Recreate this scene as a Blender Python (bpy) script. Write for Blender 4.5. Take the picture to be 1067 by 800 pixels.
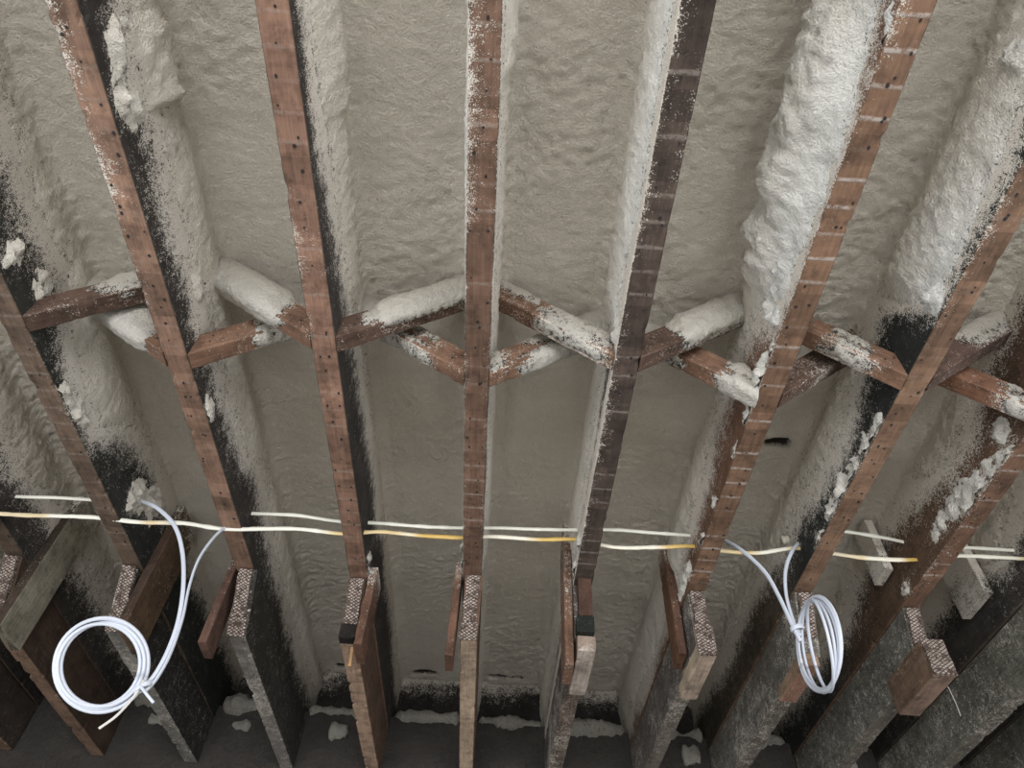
import bpy, math, random
import numpy as np
from mathutils import Matrix, Vector

# ------------------------------------------------------------------ camera, world, lights, exposure
for o in list(bpy.data.objects): bpy.data.objects.remove(o)
SC = bpy.context.scene
COL = SC.collection
CAMZ = 1.5                       # lens height above the floor; all ceiling heights below are relative to it
FPX, CX, CY = 740.0, 533.5, 400.0
_J = np.array([-58., -872., -FPX]); _J /= np.linalg.norm(_J)      # joist direction seen by the camera
_R = np.array([872., -58., 0.]);    _R /= np.linalg.norm(_R)
_U = np.cross(_R, _J)
CM = np.array([_R, _J, _U])
cam_d = bpy.data.cameras.new('camera'); cam = bpy.data.objects.new('camera', cam_d); COL.objects.link(cam)
cam_d.sensor_width = 36; cam_d.sensor_fit = 'HORIZONTAL'; cam_d.lens = FPX/1067*36; cam_d.clip_start = 0.02
m4 = Matrix.Identity(4)
for i in range(3):
    for j in range(3): m4[i][j] = CM[i][j]
m4[2][3] = CAMZ
cam.matrix_world = m4
SC.camera = cam

SC.view_settings.view_transform = 'Standard'; SC.view_settings.look = 'None'
SC.view_settings.exposure = 0.27; SC.view_settings.gamma = 1.0; SC.view_settings.use_curve_mapping = False

W = bpy.data.worlds.new('sky'); SC.world = W; W.use_nodes = True
W.node_tree.nodes['Background'].inputs[0].default_value = (0.78, 0.87, 1.0, 1)
W.node_tree.nodes['Background'].inputs[1].default_value = 1.0

def window_light(name, loc, rot, sx, sy, power, col=(0.96, 0.98, 1.0)):
    l = bpy.data.lights.new(name, 'AREA'); l.shape = 'RECTANGLE'; l.size = sx; l.size_y = sy; l.energy = power; l.color = col
    o = bpy.data.objects.new(name, l); COL.objects.link(o); o.location = loc; o.rotation_euler = rot
    return o
RX0, RX1, RY0, RY1 = -2.0, 2.1, -3.6, 2.62     # room extents
# daylight entering through the three window openings behind and left of the camera
window_light('daylight_back_a', (-0.95, RY0+0.06, 1.35), (math.radians(90), 0, 0), 1.4, 1.6, 98)
window_light('daylight_back_b', (1.05, RY0+0.06, 1.35), (math.radians(90), 0, 0), 1.4, 1.6, 98)
window_light('daylight_left', (RX0+0.06, -0.2, 1.2), (math.radians(90), 0, math.radians(-90)), 2.6, 1.7, 25)
window_light('added_fill_right', (RX1-0.06, 0.2, 1.2), (math.radians(90), 0, math.radians(90)), 2.2, 1.7, 18)  # added fill lamp at the unseen right wall, evens the light over the bays

# ------------------------------------------------------------------ helpers
def ray(px, py): return CM @ np.array([px-CX, -(py-CY), -FPX])
def atZ(px, py, Z): d = ray(px, py); return d*Z/d[2]
def atX(px, py, X): d = ray(px, py); return d*X/d[0]
def atY(px, py, Y): d = ray(px, py); return d*Y/d[1]
def lin(r, g, b):
    f = lambda c: (c/255/12.92) if c/255 <= 0.04045 else ((c/255+0.055)/1.055)**2.4
    return np.array([f(r), f(g), f(b)])
_rng = np.random.RandomState(7)
LAT = _rng.rand(64, 64, 64).astype(np.float32)
def noise(p, freq=1.0, off=0.0):
    q = np.asarray(p, dtype=np.float64)*freq + off
    i = np.floor(q).astype(int); f = q-i; f = f*f*(3-2*f)
    i0 = i & 63; i1 = (i+1) & 63
    x0, y0, z0 = i0[..., 0], i0[..., 1], i0[..., 2]; x1, y1, z1 = i1[..., 0], i1[..., 1], i1[..., 2]
    fx, fy, fz = f[..., 0], f[..., 1], f[..., 2]
    a = LAT[x0, y0, z0]*(1-fx)+LAT[x1, y0, z0]*fx; b = LAT[x0, y1, z0]*(1-fx)+LAT[x1, y1, z0]*fx
    c = LAT[x0, y0, z1]*(1-fx)+LAT[x1, y0, z1]*fx; d = LAT[x0, y1, z1]*(1-fx)+LAT[x1, y1, z1]*fx
    return ((a*(1-fy)+b*fy)*(1-fz)+(c*(1-fy)+d*fy)*fz)*2-1          # -1..1
def fbm(p, freq, octv=3, off=0.0):
    s = 0; a = 1.0; t = 0
    for k in range(octv):
        s = s + a*noise(p, freq*2**k, off+17.3*k); t += a; a *= 0.5
    return s/t
def sstep(a, b, x): t = np.clip((x-a)/(b-a), 0, 1); return t*t*(3-2*t)
def interp(tab, y, c): return np.interp(y, [r[0] for r in tab], [r[c] for r in tab])

def link(name, me, mat, parent=None, loc=None, kind=None, label=None, cat=None, group=None):
    o = bpy.data.objects.new(name, me); COL.objects.link(o)
    if mat is not None and len(me.materials) == 0: me.materials.append(mat)
    if loc is not None: o.location = loc
    if parent is not None: o.parent = parent
    if kind: o['kind'] = kind
    if label: o['label'] = label
    if cat: o['category'] = cat
    if group: o['group'] = group
    return o
def mk_mesh(name, V, F, smooth=False, col=None, attrs=None):
    me = bpy.data.meshes.new(name)
    V = np.asarray(V, dtype=np.float32)
    if isinstance(F, np.ndarray) and F.ndim == 2:
        n = F.shape[0]; k = F.shape[1]
        me.vertices.add(len(V)); me.vertices.foreach_set('co', V.ravel())
        me.loops.add(n*k); me.loops.foreach_set('vertex_index', F.ravel().astype(np.int32))
        me.polygons.add(n); me.polygons.foreach_set('loop_start', np.arange(0, n*k, k, dtype=np.int32))
        me.update(calc_edges=True)
    else:
        me.from_pydata(V.tolist(), [], F)
    if smooth: me.polygons.foreach_set('use_smooth', np.ones(len(me.polygons), dtype=bool))
    if col is not None:
        a = me.attributes.new('col', 'FLOAT_COLOR', 'POINT')
        c = np.ones((len(V), 4), dtype=np.float32); c[:, :3] = col; a.data.foreach_set('color', c.ravel())
    for k, v in (attrs or {}).items():
        a = me.attributes.new(k, 'FLOAT', 'POINT'); a.data.foreach_set('value', np.asarray(v, dtype=np.float32).ravel())
    me.validate()
    return me
def grid_faces(n, m, closed=False, base=0):       # n rows, m columns
    i = np.arange(n-1)[:, None]; j = np.arange(m if closed else m-1)[None, :]
    j2 = (j+1) % m
    a = i*m+j; b = i*m+j2; c = (i+1)*m+j2; d = (i+1)*m+j
    return np.stack([a, b, c, d], -1).reshape(-1, 4)+base

# ------------------------------------------------------------------ materials
class NT:
    def __init__(s, name):
        s.m = bpy.data.materials.new(name); s.m.use_nodes = True; s.t = s.m.node_tree
        s.b = s.t.nodes['Principled BSDF']
    def n(s, typ, **kw):
        o = s.t.nodes.new(typ)
        for k, v in kw.items():
            if k.startswith('_'): setattr(o, k[1:], v)
            else: s.set(o.inputs[k.replace('__', ' ')], v)
        return o
    def set(s, inp, v):
        if hasattr(v, 'is_output') or isinstance(v, bpy.types.NodeSocket): s.t.links.new(v, inp)
        else: inp.default_value = v
    def math(s, op, a, b=0.0, c=None, clamp=False):
        o = s.t.nodes.new('ShaderNodeMath'); o.operation = op; o.use_clamp = clamp
        s.set(o.inputs[0], a); s.set(o.inputs[1], b)
        if c is not None: s.set(o.inputs[2], c)
        return o.outputs[0]
    def mix(s, f, a, b, mode='MIX'):
        o = s.t.nodes.new('ShaderNodeMix'); o.data_type = 'RGBA'; o.blend_type = mode
        s.set(o.inputs['Factor'], f); s.set(o.inputs['A'], a); s.set(o.inputs['B'], b)
        return o.outputs['Result']
    def ramp(s, f, a, b):
        o = s.t.nodes.new('ShaderNodeMapRange'); o.interpolation_type = 'SMOOTHSTEP'
        s.set(o.inputs['Value'], f); s.set(o.inputs['From Min'], a); s.set(o.inputs['From Max'], b); return o.outputs[0]
    def noise(s, vec, scale, detail=2.0, rough=0.5):
        o = s.n('ShaderNodeTexNoise', Scale=scale, Detail=detail, Roughness=rough); s.set(o.inputs['Vector'], vec); return o.outputs['Fac']
    def attr(s, name, typ='GEOMETRY'):
        o = s.t.nodes.new('ShaderNodeAttribute'); o.attribute_name = name; return o
    def bump(s, h, strength=0.4, dist=0.002):
        o = s.n('ShaderNodeBump', Strength=strength, Distance=dist); s.set(o.inputs['Height'], h); s.set(s.b.inputs['Normal'], o.outputs[0])
def c4(c): return (float(c[0]), float(c[1]), float(c[2]), 1.0)
WHITE = lin(233, 231, 225); BEIGE = lin(229, 221, 208)

def coords(t):
    tc = t.n('ShaderNodeTexCoord'); oi = t.n('ShaderNodeObjectInfo')
    cmb = t.n('ShaderNodeCombineXYZ'); r = t.math('MULTIPLY', oi.outputs['Random'], 37.0)
    for k in 'XYZ': t.set(cmb.inputs[k], r)
    add = t.n('ShaderNodeVectorMath', _operation='ADD'); t.set(add.inputs[0], tc.outputs['Object']); t.set(add.inputs[1], cmb.outputs[0])
    return tc.outputs['Object'], add.outputs[0]

def timber_material():
    t = NT('aged_timber'); obj, v = coords(t)
    mp = t.n('ShaderNodeMapping', Scale=(1, 0.06, 1)); t.set(mp.inputs['Vector'], v)
    g1 = t.noise(mp.outputs[0], 190, 3, 0.6); 
    mp2 = t.n('ShaderNodeMapping', Scale=(1, 0.3, 1)); t.set(mp2.inputs['Vector'], v)
    g2 = t.noise(mp2.outputs[0], 22, 3, 0.6)
    # saw marks across the grain
    mp3 = t.n('ShaderNodeMapping', Scale=(0.25, 1, 0.25)); t.set(mp3.inputs['Vector'], v)
    g3 = t.noise(mp3.outputs[0], 75, 2, 0.5)
    base = t.attr('col').outputs['Color']
    k = t.math('ADD', t.math('MULTIPLY', t.math('SUBTRACT', g1, 0.13), 1.1), t.math('MULTIPLY', g2, 0.9)); k = t.math('ADD', k, t.math('MULTIPLY', g3, 0.35))
    blot = t.noise(v, 26, 4, 0.7); k = t.math('MULTIPLY', t.math('SUBTRACT', k, 0.02), t.math('ADD', 0.62, t.math('MULTIPLY', t.ramp(blot, 0.30, 0.58), 0.46)))
    cmb = t.n('ShaderNodeCombineColor'); 
    for q in range(3): t.set(cmb.inputs[q], k)
    wood = t.mix(1.0, base, cmb.outputs[0], 'MULTIPLY')
    # plaster ghosts left between the laths, every 49.5 mm along the joist
    sep = t.n('ShaderNodeSeparateXYZ'); t.set(sep.inputs[0], obj)
    wob = t.noise(v, 14, 2); yy = t.math('ADD', sep.outputs['Y'], t.math('MULTIPLY', t.math('SUBTRACT', wob, 0.5), 0.006))
    fr = t.math('FRACT', t.math('DIVIDE', yy, 0.0495)); dd = t.math('ABSOLUTE', t.math('SUBTRACT', fr, 0.5))
    st = t.ramp(dd, t.math('ADD', 0.04, t.math('MULTIPLY', wob, 0.13)), 0.03)
    rowid = t.math('FLOOR', t.math('DIVIDE', yy, 0.0495))
    wn = t.n('ShaderNodeTexWhiteNoise', _noise_dimensions='2D'); oi = t.n('ShaderNodeObjectInfo')
    cx = t.n('ShaderNodeCombineXYZ'); t.set(cx.inputs[0], rowid); t.set(cx.inputs[1], oi.outputs['Random']); t.set(wn.inputs['Vector'], cx.outputs[0])
    pres = t.ramp(wn.outputs['Value'], 0.15, 0.8)
    worn = t.ramp(t.noise(v, 95, 4, 0.75), 0.32, 0.60)
    lath = t.math('MULTIPLY', t.math('MULTIPLY', st, t.attr('lath').outputs['Fac']), t.math('MULTIPLY', pres, worn), clamp=True)
    rt = t.math('ADD', 0.76, t.math('MULTIPLY', wn.outputs['Value'], 0.48)); rt = t.math('ADD', t.math('MULTIPLY', t.math('SUBTRACT', rt, 1.0), t.ramp(t.attr('lath').outputs['Fac'], 0.0, 0.08)), 1.0)
    rc = t.n('ShaderNodeCombineColor')
    for q in range(3): t.set(rc.inputs[q], rt)
    wood = t.mix(1.0, wood, rc.outputs[0], 'MULTIPLY')
    wood = t.mix(lath, wood, c4(lin(158, 148, 140)))
    # foam overspray: fine white specks that close up where the spray was dense
    sp = t.attr('spray').outputs['Fac']
    s1 = t.noise(v, 430, 2, 0.6); s2 = t.noise(v, 130, 3, 0.65); s3 = t.noise(v, 40, 2, 0.5)
    s = t.math('ADD', t.math('MULTIPLY', s1, 0.5), t.math('ADD', t.math('MULTIPLY', s2, 0.3), t.math('MULTIPLY', s3, 0.2)))
    thr = t.math('SUBTRACT', 0.655, t.math('MULTIPLY', sp, 0.27))
    msk = t.ramp(t.math('SUBTRACT', s, thr), -0.045, 0.045)
    msk = t.math('MULTIPLY', msk, t.ramp(sp, 0.0, 0.12))
    gr = t.n('ShaderNodeCombineColor'); gk = t.math('ADD', 0.40, t.math('MULTIPLY', s1, 1.0))
    for q in range(3): t.set(gr.inputs[q], gk)
    colr = t.mix(msk, wood, t.mix(1.0, c4(lin(208, 200, 189)), gr.outputs[0], 'MULTIPLY'))
    t.set(t.b.inputs['Base Color'], colr); t.b.inputs['Roughness'].default_value = 0.85
    t.b.inputs['Specular IOR Level'].default_value = 0.25
    h = t.math('ADD', t.math('MULTIPLY', g1, 0.6), t.math('MULTIPLY', msk, 1.1)); h = t.math('ADD', h, t.math('MULTIPLY', g3, 0.4))
    t.bump(t.math('ADD', h, t.math('MULTIPLY', lath, 0.8)), 0.55, 0.0018)
    return t.m
def foam_material():
    t = NT('spray_foam'); obj, v = coords(t)
    base = t.attr('col').outputs['Color']
    n1 = t.noise(v, 9, 4, 0.6); n2 = t.noise(v, 60, 3, 0.6)
    n3 = t.noise(v, 300, 3, 0.7)
    k = t.math('ADD', 0.62, t.math('ADD', t.math('MULTIPLY', n1, 0.26), t.math('ADD', t.math('MULTIPLY', n2, 0.16), t.math('MULTIPLY', n3, 0.44))))
    cmb = t.n('ShaderNodeCombineColor')
    for q in range(3): t.set(cmb.inputs[q], k)
    foam = t.mix(1.0, base, cmb.outputs[0], 'MULTIPLY')
    thin = t.attr('thin').outputs['Fac']                        # thin coat: sooty timber shows in pinholes
    s = t.math('ADD', t.math('MULTIPLY', t.noise(v, 380, 2, 0.6), 0.5), t.math('MULTIPLY', t.noise(v, 110, 3, 0.65), 0.5))
    msk = t.ramp(t.math('SUBTRACT', s, t.math('SUBTRACT', 0.67, t.math('MULTIPLY', thin, t.attr('pin').outputs['Fac']))), -0.05, 0.05)
    msk = t.math('MULTIPLY', msk, t.ramp(thin, 0.0, 0.2))
    foam = t.mix(msk, foam, c4(lin(58, 53, 48)))
    t.set(t.b.inputs['Base Color'], foam); t.b.inputs['Roughness'].default_value = 0.7
    t.b.inputs['Specular IOR Level'].default_value = 0.3
    v1 = t.n('ShaderNodeTexVoronoi', _feature='SMOOTH_F1', Scale=75.0, Smoothness=0.8); t.set(v1.inputs['Vector'], v)
    h = t.math('ADD', t.math('MULTIPLY', v1.outputs['Distance'], 0.6), t.math('MULTIPLY', t.noise(v, 210, 3, 0.75), 1.3))
    t.bump(h, 1.0, 0.008)
    return t.m
def plain_material(name, col, rough=0.5, nscale=30, amt=0.25, bump=0.2, dist=0.001):
    t = NT(name); obj, v = coords(t)
    n1 = t.noise(v, nscale, 4, 0.6)
    k = t.math('ADD', 1-amt/2, t.math('MULTIPLY', n1, amt))
    cmb = t.n('ShaderNodeCombineColor')
    for q in range(3): t.set(cmb.inputs[q], k)
    t.set(t.b.inputs['Base Color'], t.mix(1.0, c4(col), cmb.outputs[0], 'MULTIPLY')); t.b.inputs['Roughness'].default_value = rough
    t.bump(t.noise(v, nscale*4, 3, 0.6), bump, dist)
    return t.m
def cable_material():
    t = NT('cable_jacket'); obj, v = coords(t)
    t.set(t.b.inputs['Base Color'], t.attr('col').outputs['Color']); t.b.inputs['Roughness'].default_value = 0.42
    t.bump(t.noise(v, 160, 2), 0.15, 0.0008)
    return t.m
def imprint_material():
    # plaster keys that squeezed through diamond mesh lath
    t = NT('diamond_plaster'); obj, v = coords(t)
    sep = t.n('ShaderNodeSeparateXYZ'); t.set(sep.inputs[0], obj)
    w = t.math('MULTIPLY', t.math('SUBTRACT', t.noise(v, 45, 2), 0.5), 0.9)
    u = t.math('ADD', t.math('DIVIDE', t.math('ADD', sep.outputs['X'], t.math('MULTIPLY', sep.outputs['Y'], 0.6)), 0.013), w)
    q = t.math('ADD', t.math('DIVIDE', t.math('ADD', sep.outputs['Z'], t.math('MULTIPLY', sep.outputs['Y'], 0.8)), 0.0085), w)
    a = t.math('ABSOLUTE', t.math('SUBTRACT', t.math('FRACT', t.math('ADD', u, q)), 0.5))
    b = t.math('ABSOLUTE', t.math('SUBTRACT', t.math('FRACT', t.math('SUBTRACT', u, q)), 0.5))
    mx = t.math('MAXIMUM', a, b)
    dia = t.ramp(mx, 0.40, 0.30)
    pat = t.math('MULTIPLY', dia, t.ramp(t.noise(v, 60, 3, 0.7), 0.36, 0.56))
    colr = t.mix(pat, c4(lin(62, 47, 40)), c4(lin(168, 155, 146)))
    t.set(t.b.inputs['Base Color'], colr); t.b.inputs['Roughness'].default_value = 0.9
    t.bump(pat, 0.8, 0.003)
    return t.m
M_TIMBER = timber_material(); M_FOAM = foam_material(); M_CABLE = cable_material(); M_IMP = imprint_material()
M_DARK = plain_material('nail_iron', lin(30, 24, 22), 0.7)
M_STEEL = plain_material('rusty_steel', lin(70, 60, 54), 0.5)
M_SOOT = plain_material('sooty_masonry', lin(46, 42, 39), 0.95, 14, 1.2, 1.0, 0.012)
M_PLASTER = plain_material('plain_plaster', lin(190, 186, 178), 0.9, 6, 0.1)
M_FLOOR = plain_material('concrete_floor', lin(190, 186, 178), 0.8, 5, 0.3)
M_FRAME = plain_material('window_frame_paint', lin(225, 224, 220), 0.5)
M_DECK = plain_material('roof_deck', lin(120, 105, 90), 0.9)

# ------------------------------------------------------------------ room shell
def box(name, lo, hi, mat, parent=None, **kw):
    lo = np.array(lo, float); hi = np.array(hi, float); c = (lo+hi)/2; h = (hi-lo)/2
    V = [[sx*h[0], sy*h[1], sz*h[2]] for sx in (-1, 1) for sy in (-1, 1) for sz in (-1, 1)]
    F = [(0, 1, 3, 2), (4, 6, 7, 5), (0, 4, 5, 1), (2, 3, 7, 6), (0, 2, 6, 4), (1, 5, 7, 3)]
    return link(name, mk_mesh(name, V, F), mat, parent, loc=c, **kw)
def wall_mesh(name, mat, axis, at, u0, u1, z1, holes, th=0.2):
    # wall with rectangular openings, tiled from boxes into one mesh
    V = []; F = []
    us = sorted({u0, u1} | {h[0] for h in holes} | {h[1] for h in holes}); zs = sorted({0, z1} | {h[2] for h in holes} | {h[3] for h in holes})
    for a, b in zip(us[:-1], us[1:]):
        for c, d in zip(zs[:-1], zs[1:]):
            if any(a >= h[0]-1e-6 and b <= h[1]+1e-6 and c >= h[2]-1e-6 and d <= h[3]+1e-6 for h in holes): continue
            n = len(V)
            for t in (at, at+th):
                for u, z in ((a, c), (b, c), (b, d), (a, d)):
                    V.append((u, t, z) if axis == 'y' else (t, u, z))
            F += [(n, n+1, n+2, n+3), (n+7, n+6, n+5, n+4), (n, n+4, n+5, n+1), (n+1, n+5, n+6, n+2), (n+2, n+6, n+7, n+3), (n+3, n+7, n+4, n)]
    return link(name, mk_mesh(name, V, F), mat, kind='structure')
ZD = 1.40                          # underside of the foam between joists (above the lens)
ZT = CAMZ+1.47                     # underside of the roof deck
box('floor', (RX0-0.2, RY0-0.2, -0.1), (RX1+0.2, RY1+0.35, 0), M_FLOOR, kind='structure')
ceiling = box('ceiling', (RX0-0.2, RY0-0.2, ZT), (RX1+0.2, RY1+0.35, ZT+0.05), M_DECK, kind='structure')
holes_b = [(-1.65, -0.25, 0.55, 2.15), (0.35, 1.75, 0.55, 2.15)]
wall_mesh('wall_back', M_PLASTER, 'y', RY0-0.2, RX0-0.2, RX1+0.2, ZT, holes_b)
holes_l = [(-1.5, 1.1, 0.35, 2.05)]; holes_r = [(-0.9, 1.3, 0.35, 2.05)]
wall_mesh('wall_left', M_PLASTER, 'x', RX0-0.2, RY0, RY1+0.35, ZT, holes_l)
wall_mesh('wall_right', M_PLASTER, 'x', RX1, RY0, RY1+0.35, ZT, holes_r)
def window(name, axis, at, h):
    u0, u1, z0, z1 = h; e = bpy.data.objects.new(name, None); COL.objects.link(e); e['kind'] = 'structure'
    def b(n, a, c, d, f):
        lo, hi = ((a, at-0.05, c), (d, at+0.02, f)) if axis == 'y' else ((at-0.05, a, c), (at+0.02, d, f))
        box(n, lo, hi, M_FRAME, e)
    w = 0.05
    b('frame_rail', u0, z0, u1, z0+w); b('frame_rail', u0, z1-w, u1, z1); b('frame_stile', u0, z0+w, u0+w, z1-w); b('frame_stile', u1-w, z0+w, u1, z1-w)
    b('mullion', (u0+u1)/2-0.02, z0+w, (u0+u1)/2+0.02, z1-w)
window('window_1', 'y', RY0-0.03, holes_b[0]); window('window_2', 'y', RY0-0.03, holes_b[1]); window('window_3', 'x', RX0-0.03, holes_l[0]); window('added_window_right', 'x', RX1+0.06, holes_r[0])  # the right-wall window is added, unseen, only to go with the fill lamp
# end wall: lower masonry, ledge, sooty rim above it
LEDGE = 1.175
wf = wall_mesh('wall_front', M_SOOT, 'y', RY1, RX0-0.2, RX1+0.2, CAMZ+LEDGE, [], 0.33)


# ------------------------------------------------------------------ joist data
JW = 0.051
JX = {-2: -1.645, -1: -1.335, 0: -1.014, 1: -0.699, 2: -0.385, 3: -0.074, 4: 0.228, 5: 0.534, 6: 0.816, 7: 1.122, 8: 1.422, 9: 1.728}
HB = 1.13                           # underside of joists above the lens
SOOT = lin(50, 46, 43); BROWN = lin(150, 104, 82); DKBROWN = lin(104, 74, 60); GREY = lin(122, 112, 104); PALE = lin(198, 172, 148)
# bottom face colour, lath strength, label
JD = {
 -2: (lin(120, 92, 76), .2, 'joist in the lower left corner, only its dark end showing'),
 -1: (lin(120, 92, 76), .1, 'sooty joist at the left edge beside the pale vertical board'),
  0: (lin(140, 106, 88), .25, 'dull brown joist entering from the left edge above the round cable coil'),
  1: (lin(172, 124, 102), .15, 'reddish brown joist with foam flecks along its left edge, at upper left'),
  2: (lin(178, 126, 104), .3, 'reddish brown joist with nail holes, first left of the middle one'),
  3: (lin(152, 108, 88), .5, 'middle joist, upright in the picture, edged with white foam'),
  4: (lin(104, 80, 70), .4, 'darkest joist, blackish underside, left face misted white with foam'),
  5: (lin(158, 112, 88), 1.0, 'striped joist with thick white foam lumps on its left face'),
  6: (lin(162, 116, 92), .15, 'slanting brown joist just above the oval cable coil'),
  7: (lin(150, 104, 82), .9, 'brown joist at the right edge with white foam patch and lath stripes'),
  8: (lin(110, 88, 74), .3, 'dark sooty joist above the grey batten at lower right'),
  9: (lin(104, 84, 72), .2, 'dark joist in the bottom right corner'),
}
# faces of joists: (Y, foam edge height, foam thickness, whiteness)
SIDE = {
 (0, 'R'): [(0, 1.30, .01, 0), (.7, 1.26, .012, 0), (.86, 1.28, .01, 0), (.99, 1.22, .02, 0), (1.13, 1.17, .02, 0), (1.25, 1.18, .012, 0), (1.35, 1.27, .006, 0), (1.5, 1.32, .006, 0), (1.7, 1.33, .006, 0), (2.7, 1.33, .01, 0)],
 (1, 'R'): [(0, 1.30, .03, 0), (.28, 1.28, .04, 0), (.30, 1.24, .045, 0), (.475, 1.22, .055, 0), (.485, 1.24, .014, 0), (.6, 1.23, .016, 0), (.72, 1.22, .016, 0), (.96, 1.22, .012, 0), (1.18, 1.22, .018, 0), (1.37, 1.24, .014, 0), (1.5, 1.27, .01, 0), (1.85, 1.24, .015, 0), (2.7, 1.24, .015, 0)],
 (2, 'R'): [(0, 1.22, .02, 0), (.47, 1.21, .03, .1), (.48, 1.21, .018, .1), (.7, 1.22, .016, 0), (.9, 1.25, .012, 0), (1.0, 1.27, .01, 0), (1.18, 1.28, .008, 0), (1.54, 1.30, .008, 0), (1.86, 1.33, .01, 0), (2.7, 1.3, .01, 0)],
 (3, 'L'): [(0, 1.14, .008, 1), (.3, 1.13, .009, 1), (.7, 1.13, .009, 1), (.85, 1.18, .008, .5), (1.0, 1.15, .008, .4), (2.7, 1.16, .008, .2)],
 (3, 'R'): [(0, 1.15, .014, .1), (.36, 1.14, .016, .1), (.38, 1.16, .006, .1), (.9, 1.18, .005, .1), (1.1, 1.18, .006, .2), (2.7, 1.2, .008, .1)],
 (4, 'L'): [(0, 1.16, .016, 1), (.6, 1.15, .016, 1), (.8, 1.16, .012, .9), (.9, 1.24, .008, .6), (1.0, 1.22, .008, .6), (1.2, 1.2, .008, .5), (1.55, 1.18, .008, .6), (1.8, 1.2, .01, .5), (2.7, 1.2, .01, .3)],
 (5, 'L'): [(0, 1.17, .055, 1), (.25, 1.18, .052, 1), (.38, 1.14, .055, 1), (.55, 1.14, .058, 1), (.7, 1.15, .05, 1), (.78, 1.18, .03, .9), (.86, 1.24, .02, .7), (1.0, 1.27, .012, .3), (1.18, 1.27, .012, .1), (1.33, 1.24, .012, .1), (1.57, 1.22, .014, .2), (1.8, 1.17, .014, .4), (2.1, 1.16, .016, .5), (2.7, 1.2, .01, .3)],
 (6, 'L'): [(0, 1.20, .016, .4), (.3, 1.19, .016, .4), (.45, 1.17, .02, .6), (.6, 1.16, .026, 1), (.72, 1.16, .028, 1), (.77, 1.22, .02, .7), (.84, 1.33, .008, .2), (.98, 1.27, .012, 0), (1.08, 1.24, .012, 0), (1.24, 1.22, .012, 0), (1.4, 1.24, .012, 0), (1.6, 1.24, .012, 0), (1.85, 1.28, .01, 0), (2.7, 1.3, .008, 0)],
 (7, 'L'): [(0, 1.25, .012, .2), (.5, 1.27, .012, 0), (.8, 1.34, .008, 0), (1.0, 1.32, .01, 0), (1.13, 1.25, .012, 0), (1.25, 1.25, .012, 0), (1.4, 1.31, .008, 0), (1.6, 1.33, .008, 0), (2.0, 1.26, .012, 0), (2.7, 1.28, .01, 0)],
 (8, 'L'): [(0, 1.28, .01, 0), (1.3, 1.33, .01, 0), (1.6, 1.24, .012, 0), (1.8, 1.32, .01, 0), (2.2, 1.3, .01, 0), (2.7, 1.3, .01, 0)],
}
DEF = [(0, 1.27, .012, .1), (1.2, 1.25, .012, .1), (2.7, 1.28, .01, 0)]
# foam lumps on joist faces: (Y, Z, radius along, radius up, thickness)
LUMP = {
 (1, 'R'): [(.36, 1.19, .035, .02, .022), (.42, 1.17, .03, .025, .026), (.46, 1.20, .03, .03, .02), (.33, 1.22, .02, .03, .02), (.84, 1.24, .03, .025, .018), (1.10, 1.15, .03, .02, .012), (.55, 1.29, .03, .03, .015)],
 (0, 'R'): [(1.10, 1.15, .04, .02, .02), (1.16, 1.16, .03, .02, .02), (1.52, 1.22, .04, .05, .022), (1.6, 1.27, .05, .05, .02), (.75, 1.18, .03, .03, .02), (.86, 1.22, .03, .03, .02)],
 (5, 'L'): [(.30, 1.30, .05, .06, .03), (.42, 1.32, .06, .05, .035), (.52, 1.28, .05, .06, .03), (.62, 1.31, .05, .05, .035), (.70, 1.22, .05, .05, .03), (.78, 1.19, .03, .04, .025), (.88, 1.145, .05, .022, .022), (.95, 1.145, .05, .03, .024), (1.0, 1.14, .03, .02, .014), (1.12, 1.145, .02, .012, .010), (1.3, 1.15, .012, .02, .012), (1.45, 1.14, .025, .012, .012), (1.66, 1.16, .05, .03, .016), (1.6, 1.15, .03, .02, .014), (.24, 1.14, .03, .012, .008)],
 (6, 'L'): [(.30, 1.26, .03, .03, .035), (.57, 1.25, .025, .03, .03), (.63, 1.22, .03, .035, .03), (.70, 1.17, .035, .03, .026), (1.02, 1.14, .03, .014, .014), (1.08, 1.145, .03, .018, .016), (1.15, 1.145, .04, .02, .018), (1.23, 1.15, .04, .022, .018), (1.3, 1.145, .04, .018, .014), (1.4, 1.14, .03, .014, .010)],
 (7, 'L'): [(1.08, 1.14, .04, .02, .012), (1.17, 1.15, .05, .03, .018), (1.26, 1.17, .06, .035, .02), (1.36, 1.18, .05, .025, .014), (1.05, 1.19, .03, .03, .014), (1.6, 1.15, .02, .02, .008)],
 (2, 'R'): [(.92, 1.24, .03, .04, .02), (1.68, 1.13, .02, .03, .016), (1.63, 1.15, .02, .02, .012)],
 (3, 'L'): [(1.55, 1.14, .02, .02, .01), (1.62, 1.13, .02, .03, .012)],
 (4, 'L'): [(.82, 1.17, .03, .03, .012), (1.5, 1.15, .02, .02, .012), (1.62, 1.14, .03, .02, .014)],
}
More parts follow.
